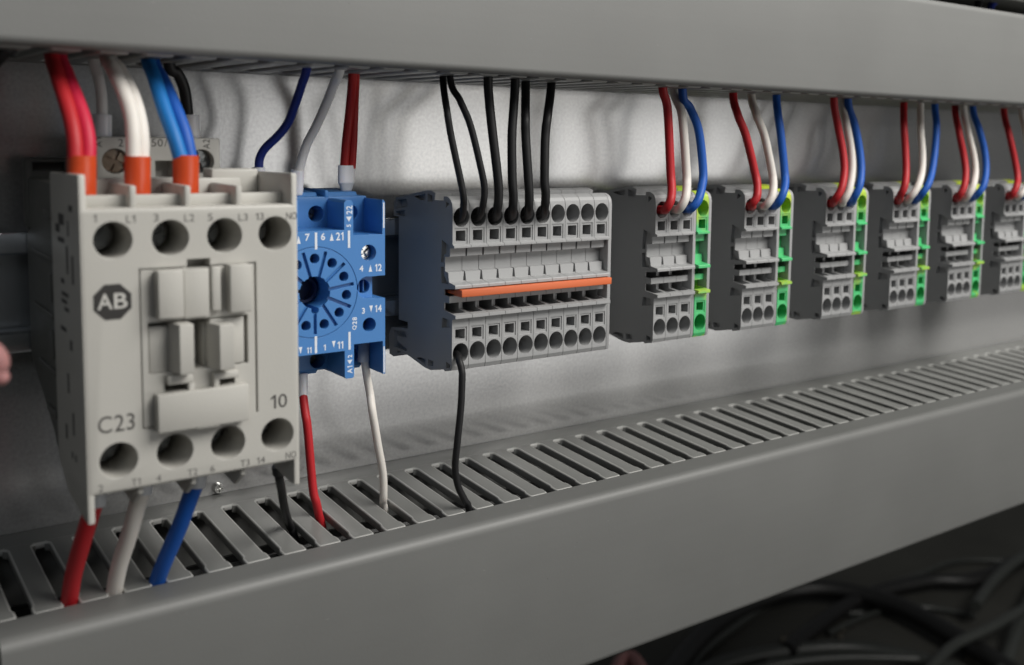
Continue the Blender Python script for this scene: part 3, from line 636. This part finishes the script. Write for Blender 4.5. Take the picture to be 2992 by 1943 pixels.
# thin coil wires
L = Z1([(700, 150), (735, 300), (762, 450), (770, 640)], [-27, -27, -26.5, -26]); a1 = Z1([(770, 610), (770, 790)], [-26, -26])
wire('wire', 'thin grey-white wire with a white ferrule behind the thick white pair', top_in(L), 1.15, 'greyw', fer=(a1[0], a1[1], 1.9, 'ferr_clear'))
L = Z1([(1270, 205), (1340, 300), (1392, 430), (1415, 640)], [-27, -26.5, -26, -25.5]); a1 = Z1([(1433, 612), (1445, 800)], [-25.5, -25.5])
wire('wire', 'thin black wire with a white ferrule at the back of the contactor', top_in(L), 1.3, 'black', fer=(a1[0], a1[1], 1.95, 'ferr_white'))
# socket wires
Z4 = lambda L, ys: [P(700+a/3.092, 150+b_/3.092, y) for (a, b_), y in zip(L, ys)]
L = Z4([(612, 95), (562, 300), (502, 480), (440, 640), (350, 760), (232, 875), (182, 970), (175, 1075)], [-38, -34, -30, -27, -25, -23, -22, -22]); a1 = Z4([(172, 1055), (172, 1260)], [-22, -22])
wire('wire', 'dark blue wire curving down behind the contactor corner', top_in(L), 1.05, 'navy', fer=(a1[0], a1[1], 1.55, 'ferr_white'))
L = Z4([(912, 115), (850, 300), (780, 480), (690, 680), (600, 860), (530, 1100)], [-38, -33, -29, -26, -23.5, -22]); a1 = Z4([(524, 1078), (512, 1290)], [-22, -21])
wire('wire', 'grey-white wire in a white ferrule entering the blue socket', top_in(L), 1.15, 'greyw', fer=(a1[0], a1[1], 1.65, 'ferr_white'))
A = Z4([(1022, 178), (1000, 480), (965, 800), (945, 1055)], [-26, -21, -19, -18]); B = Z4([(1045, 182), (1036, 480), (1026, 800), (1010, 1055)], [-25, -20, -18.5, -17.5])
f0 = Z4([(966, 1035), (964, 1265)], [-18, -18])
t = wire_pair('wire_pair', 'pair of dark red wires in a white twin ferrule entering the blue socket', top_in(A), top_in(B), 1.12, ('darkred', 'darkred'), (f0[0], f0[0].lerp(f0[1], .68), 1.35, 'ferr_white', 1.95, None, 'ferrule', (1, .3, 0)))
bm = bmesh.new(); tube(bm, [f0[0].lerp(f0[1], .66), f0[1]], [1.33, .8], seg=20, n=3, flat=1.9, side=(1, .3, 0)); obj('ferrule_neck', bm, 'ferr_grey', t, sharp=60)
bm = bmesh.new(); box(bm, f0[1].x-.75, f0[1].x+.75, -18.8, -17.2, f0[1].z-2.2, f0[1].z+.3, bev=.2); obj('ferrule_pin', bm, 'screw', t)
# below the contactor
ZB = lambda L, ys: [P(a/2.38, 1400+b_/2.38, y) for (a, b_), y in zip(L, ys)]
for nm, lab, LL, mat in (('wire', 'thick red wire leaving the underside of the contactor', [(660, 150), (630, 250), (545, 450), (470, 660), (425, 830)], 'red'),
                    ('wire', 'thick white wire leaving the underside of the contactor', [(985, 60), (955, 180), (880, 380), (795, 600), (748, 760)], 'white'),
                    ('wire', 'thick blue wire leaving the underside of the contactor', [(1362, 20), (1325, 120), (1240, 330), (1135, 560), (1078, 690)], 'bluew')):
    L = seat(ZB(LL, [-52.5, -52, -49.5, -45.5, -42.5]), 3); f1 = L[0]; f0_ = f1+Vector((.9, .3, 4.2))
    wire(nm, lab, [f0_]+down(L), 1.72, mat, fer=(f1+(L[1]-f1)*.25, f0_+Vector((0, 0, 1)), 2.25, 'ferr_grey'))
L = seat(ZB([(1940, -20), (1962, 60), (1990, 200), (2030, 320)], [-50, -49.5, -46, -41]), 3); f1 = P(818, 1360, -50); f2 = P(822, 1385, -50)
wire('wire', 'thin black wire dropping from the contactor contact beside the red wire', [P(815, 1358, -50)]+down(L), 1.0, 'black', fer=(f1, f2, 1.9, 'ferr_dark'))
Z6 = lambda L, ys: [P(800+a/3.092, 800+b_/3.092, y) for (a, b_), y in zip(L, ys)]
L = Z6([(262, 1085), (285, 1260), (305, 1400)], [-22, -25, -28])+ZB([(2170, 60), (2190, 160), (2206, 255)], [-30, -32, -33]); L = seat(L, 4); f = Z6([(262, 1100), (258, 900)], [-22, -21])
wire('wire', 'thin red wire dropping from the blue socket into the lower duct', down(L), 1.08, 'red', fer=(f[0], f[1], 1.35, 'ferr_clear'))
Z5b = lambda L, ys: [P(1000+a/1.834, 1100+b_/1.834, y) for (a, b_), y in zip(L, ys)]
L = Z6([(818, 770), (845, 950), (872, 1100)], [-26, -27, -28])+Z5b([(162, 190), (192, 370), (215, 520), (216, 640), (212, 680)], [-32, -33, -33.5, -33.5, -33]); L = seat(L, 5); f = Z6([(810, 790), (815, 560)], [-26, -25])
wire('wire', 'thin white wire with a grey ferrule dropping from the blue socket', down(L), 1.02, 'white', fer=(f[0], f[1], 1.5, 'ferr_grey'))
Z7 = lambda L, ys: [P(1130+a/2.577, 500+b_/2.577, y) for (a, b_), y in zip(L, ys)]
L = [Vector((0, -29, -5.4)), Vector((.0, -36.5, -6.2))]+Z7([(545, 1425), (565, 1500)], [-40.5, -42])+Z5b([(642, 20), (636, 160), (617, 350), (605, 490), (622, 590), (655, 660)], [-42.5, -43, -43, -42.5, -42, -41.5])
wire('wire', 'single black wire hanging from the lower row of the jumpered strip', L+[L[-1]+Vector((2, .8, -4)), L[-1]+Vector((2, 1, -18))], .92, 'black')
# black wires into the jumpered strip
Z3t = lambda L, ys: [P(1000+a/2.38, b_/2.38, y) for (a, b_), y in zip(L, ys)]
BW = [([(700, 535), (727, 760), (758, 950)], [(560, 90), (577, 190), (578, 255)], .9), ([(750, 540), (822, 705), (895, 885)], [(718, 20), (736, 150), (722, 265)], .9),
      ([(1014, 535), (1022, 700), (1045, 920)], [(833, 20), (843, 170), (833, 285)], 1.22), ([(1203, 540), (1192, 750), (1180, 950)], [(945, 60), (953, 180), (949, 280)], 1.22),
      ([(1276, 535), (1274, 800), (1276, 950)], [(1066, 60), (1073, 180), (1069, 280)], 1.22), ([(1457, 545), (1430, 790), (1412, 950)], [(1188, 60), (1197, 170), (1190, 268)], 1.22)]
bl = ['beside the open left end', 'second from the open left end', 'third from the open left end', 'third from the row of empty holes', 'second from the row of empty holes', 'beside the row of empty holes']
for i, (La, Lb, r) in enumerate(BW):
    A = Z3t(La, [-38, -41, -42]); A[0] = slot_snap(1000+La[0][0]/2.38, La[0][1]/2.38, -38, ZU, UP_PH)
    B = Z7(Lb, [-43, -43, -42]); x = i*TP
    wire('wire', 'black wire plugged into the jumpered strip, %s' % bl[i], [into_duct(A[0])]+A+B+[Vector((x+.1, -38.2, 30.0)), Vector((x+.1, -31, 29.8))], r, 'black', 'black wires into the jumpered strip')
# red, white and blue wires into the groups
f8 = lambda L: pts_px(L, (1750, 500), 1784/600); f9 = lambda L: pts_px(L, (2290, 250), 1550/702); f3 = lambda L: pts_px(L, (1000, 0), 2.38); f4 = lambda L: pts_px(L, (2000, 0), 2.4)
GW = [
 [f3([(2228, 600), (2262, 760)])+f8([(622, 0), (632, 150), (622, 255), (580, 330)]), f3([(2308, 630), (2362, 800)])+f8([(760, 0), (763, 140), (748, 245), (700, 325)]), f3([(2366, 650)])+f4([(40, 760), (100, 920)])+f8([(905, 0), (893, 140), (860, 255), (800, 325)])],
 [f4([(340, 650), (372, 800), (430, 950)])+f8([(1352, 0), (1376, 120), (1370, 225), (1325, 292)]), f4([(468, 650), (502, 800), (560, 950)])+f8([(1502, 0), (1516, 120), (1500, 225), (1448, 298)]), f4([(645, 660), (655, 800), (676, 950)])+f8([(1612, 0), (1618, 100), (1598, 200), (1548, 285)])],
 [f9([(323, 85), (347, 250), (380, 420), (391, 550), (372, 665), (330, 735)]), f9([(375, 95), (405, 250), (435, 420), (441, 550), (420, 675), (380, 750)]), f9([(415, 100), (457, 250), (490, 420), (500, 550), (488, 650), (450, 730)])],
 [f9([(775, 105), (775, 250), (785, 420), (789, 550), (780, 645), (752, 708)]), f9([(882, 115), (885, 300), (895, 450), (890, 560), (862, 655), (815, 722)]), f9([(975, 120), (985, 250), (975, 420), (955, 560), (930, 640), (885, 705)])],
 [f9([(1105, 140), (1130, 300), (1160, 450), (1174, 560), (1162, 655), (1128, 715)]), f9([(1160, 135), (1190, 300), (1225, 450), (1236, 560), (1220, 650), (1182, 718)]), f9([(1220, 145), (1260, 280), (1295, 420), (1305, 540), (1290, 640), (1248, 702)])],
 [f9([(1420, 160), (1455, 320), (1490, 480), (1508, 590), (1500, 655), (1468, 708)]), f9([(1535, 165), (1560, 300), (1584, 470), (1578, 600), (1555, 670), (1515, 715)]), f9([(1600, 165), (1630, 300), (1650, 470), (1640, 600), (1610, 670), (1565, 710)])]]
cn = ['red', 'white', 'blue']; cm_ = ['red', 'white', 'bluew']
for k, g3 in enumerate(GW):
    for i, L in enumerate(g3):
        n = len(L); ys = [-37-7.5*min(1, j/(n-2.0)) for j in range(n)]; ys[-1] = -43.2
        pts = [P(a, b_, y) for (a, b_), y in zip(L, ys)]; pts[0] = slot_snap(L[0][0], L[0][1], -36, ZU, UP_PH)
        x = GX[k]+i*TP
        wire('wire', '%s wire plugged into the %s green-ended terminal group from the jumpered strip' % (cn[i], ordn[k]), [into_duct(pts[0])]+pts+[Vector((x-.1, -38.6, 30.3)), Vector((x-.2, -31, 30.3))], 1.32, cm_[i], '%s wires into the terminal groups' % cn[i])
a = [P(30, 118, -40), P(5, 150, -40), P(-40, 200, -38), P(-90, 300, -36)]
wire('wire', 'black wire dropping from the top duct at the outer side of the red pair', [into_duct(a[0])]+a, 1.7, 'black')
# blue wires above the upper duct
for q0, q1, lab in (((2895, 22), (2925, -40), 'dark blue wire rising out of the top duct'), ((2860, 12), (2850, -60), 'black wire rising out of the top duct')):
    a = P(*q0, -35); b_ = P(*q1, -30); wire('wire', lab, [Vector((a.x-2, a.y, a.z-14)), a, b_, b_+Vector((8, 10, 40))], 1.5, 'navy' if 'blue' in lab else 'black')

# ------------------------------------------------------------------ small things on and below the panel
q = P(640, 1428, -1.2); b = bmesh.new(); cyl(b, (q.x, q.z), 1.2, -1.4, -.02, r2=1.5, seg=20); cc = bmesh.new(); box(cc, q.x-.9, q.x+.9, -3, -1.0, q.z-.18, q.z+.18); c2 = bmesh.new(); box(c2, q.x-.18, q.x+.18, -3, -1.0, q.z-.9, q.z+.9)
tag(obj('panel_screw', cut(b, cc, c2), 'screw', origin=(q.x, 0, q.z)), 'shiny screw in the back panel at the edge of the lower duct', 'screw')
a = P(-68, 1006, -90); b_ = P(-16, 1086, -90); c = P(5, 1108, -90)
bm = bmesh.new(); tube(bm, [a+Vector((-25, 0, 18)), a, b_, c, c+(c-b_)*.35, c+(c-b_)*.52], [2.4, 2.1, 1.6, 1.35, .95, .35], seg=18)
tag(obj('pink_tip', bm, 'pink', origin=tuple(a)), 'blurred pink rounded tip poking in left of the contactor', 'pink tip')
def cable(label, L, z, r, mat, group=None):
    pts = [PZ(a, b_, zz) for (a, b_), zz in zip(L, z if hasattr(z, '__len__') else [z]*len(L))]
    bm = bmesh.new(); tube(bm, pts, r, seg=12, n=8); return tag(obj('floor_cable', bm, mat, origin=tuple(pts[0])), label, 'cable', group, None)
FZ = -450
cable('thick black cable arching across the dark floor', [(1850, 2120), (2060, 1850), (2240, 1745), (2400, 1722), (2600, 1762), (2790, 1860), (3010, 2000)], FZ+16, 10, 'cable')
cable('second thick black cable behind the arching one', [(2300, 1900), (2500, 1755), (2700, 1700), (2860, 1690), (3050, 1600)], FZ+12, 8, 'cable')
cable('grey cable looping low along the floor', [(1950, 2010), (2120, 1935), (2300, 1902), (2480, 1893), (2640, 1915), (2800, 1960)], FZ+9, 7, 'cable_grey')
cable('thin grey cable just inside the low loop', [(2050, 2020), (2250, 1945), (2450, 1922), (2680, 1925)], FZ+22, 4, 'cable_grey')
cable('thin grey cable running up under the duct edge', [(1930, 1990), (2010, 1900), (2130, 1820), (2250, 1760)], FZ+8, 4.5, 'cable_grey')
cable('thin grey cable beside the first one under the duct edge', [(1990, 1990), (2070, 1890), (2190, 1800), (2300, 1720)], FZ+8, 4.5, 'cable_grey')
cable('grey cable rising steeply at the floor edge', [(2910, 2010), (2950, 1900), (2985, 1800), (3060, 1650)], FZ+16, 7, 'cable_grey')
cable('thin grey cable crossing the thick black cable', [(2690, 1990), (2780, 1890), (2900, 1830), (3050, 1745)], FZ+32, 5, 'cable_grey')
cable('grey cable curving up towards the duct end', [(2850, 1770), (2910, 1690), (2992, 1625), (3100, 1580)], FZ+28, 6, 'cable_grey')
cable('reddish cable end under the lower duct edge', [(1790, 1990), (1815, 1932), (1850, 1925), (1890, 1990)], FZ+60, 6, 'pink')
cable('pale thin cable in front of the thick black arch', [(2180, 2010), (2330, 1850), (2430, 1800), (2520, 1790)], FZ+6, 3, 'cable_grey')
cable('pale thin cable lying between the two thick black cables', [(2420, 1850), (2560, 1790), (2700, 1775), (2850, 1800)], FZ+5, 3, 'cable_grey')
cable('pale thin cable under the far end of the duct', [(2550, 1720), (2680, 1680), (2800, 1640), (2960, 1640)], FZ+5, 3, 'cable_grey')
for (pxa, pya, l, lab) in ((2295, 1885, 26, 'tan scrap on the floor above the low grey cable loop'), (2455, 1865, 12, 'tiny tan scrap under the arch of the thick black cable'), (2462, 1840, 10, 'tiniest pale scrap deeper under the thick black cable arch'), (2835, 1910, 40, 'large tan scrap beside the thick black cable on the floor')):
    q = PZ(pxa, pya, FZ+2); b = bmesh.new(); an = random.uniform(.5, 1.1)
    prism(b, [(q.x+u*math.cos(an)-v*math.sin(an), q.y+u*math.sin(an)+v*math.cos(an)) for u, v in ((-l*.5, -l*.12), (l*.5, -l*.16), (l*.45, l*.14), (-l*.4, l*.12))], FZ+.2, FZ+5, 'z', bev=.8)
    tag(obj('scrap', b, 'debris', origin=(q.x, q.y, FZ)), lab, 'scrap', 'scraps on the floor')
# dark box added to darken the corner above the upper duct
dm = thing('dark_filler', 'added dark box darkening the corner above the far end of the top duct', 'filler', (330, 0, 112))
b = bmesh.new(); box(b, 150, 430, -44, -.05, 108, 178, bev=1.2); obj('filler_box', b, 'base', dm)
for k in range(14):
    b = bmesh.new(); box(b, 160+k*19, 170+k*19, -48, -44.1, 112, 124, bev=.5); obj('filler_tab', b, 'base', dm)
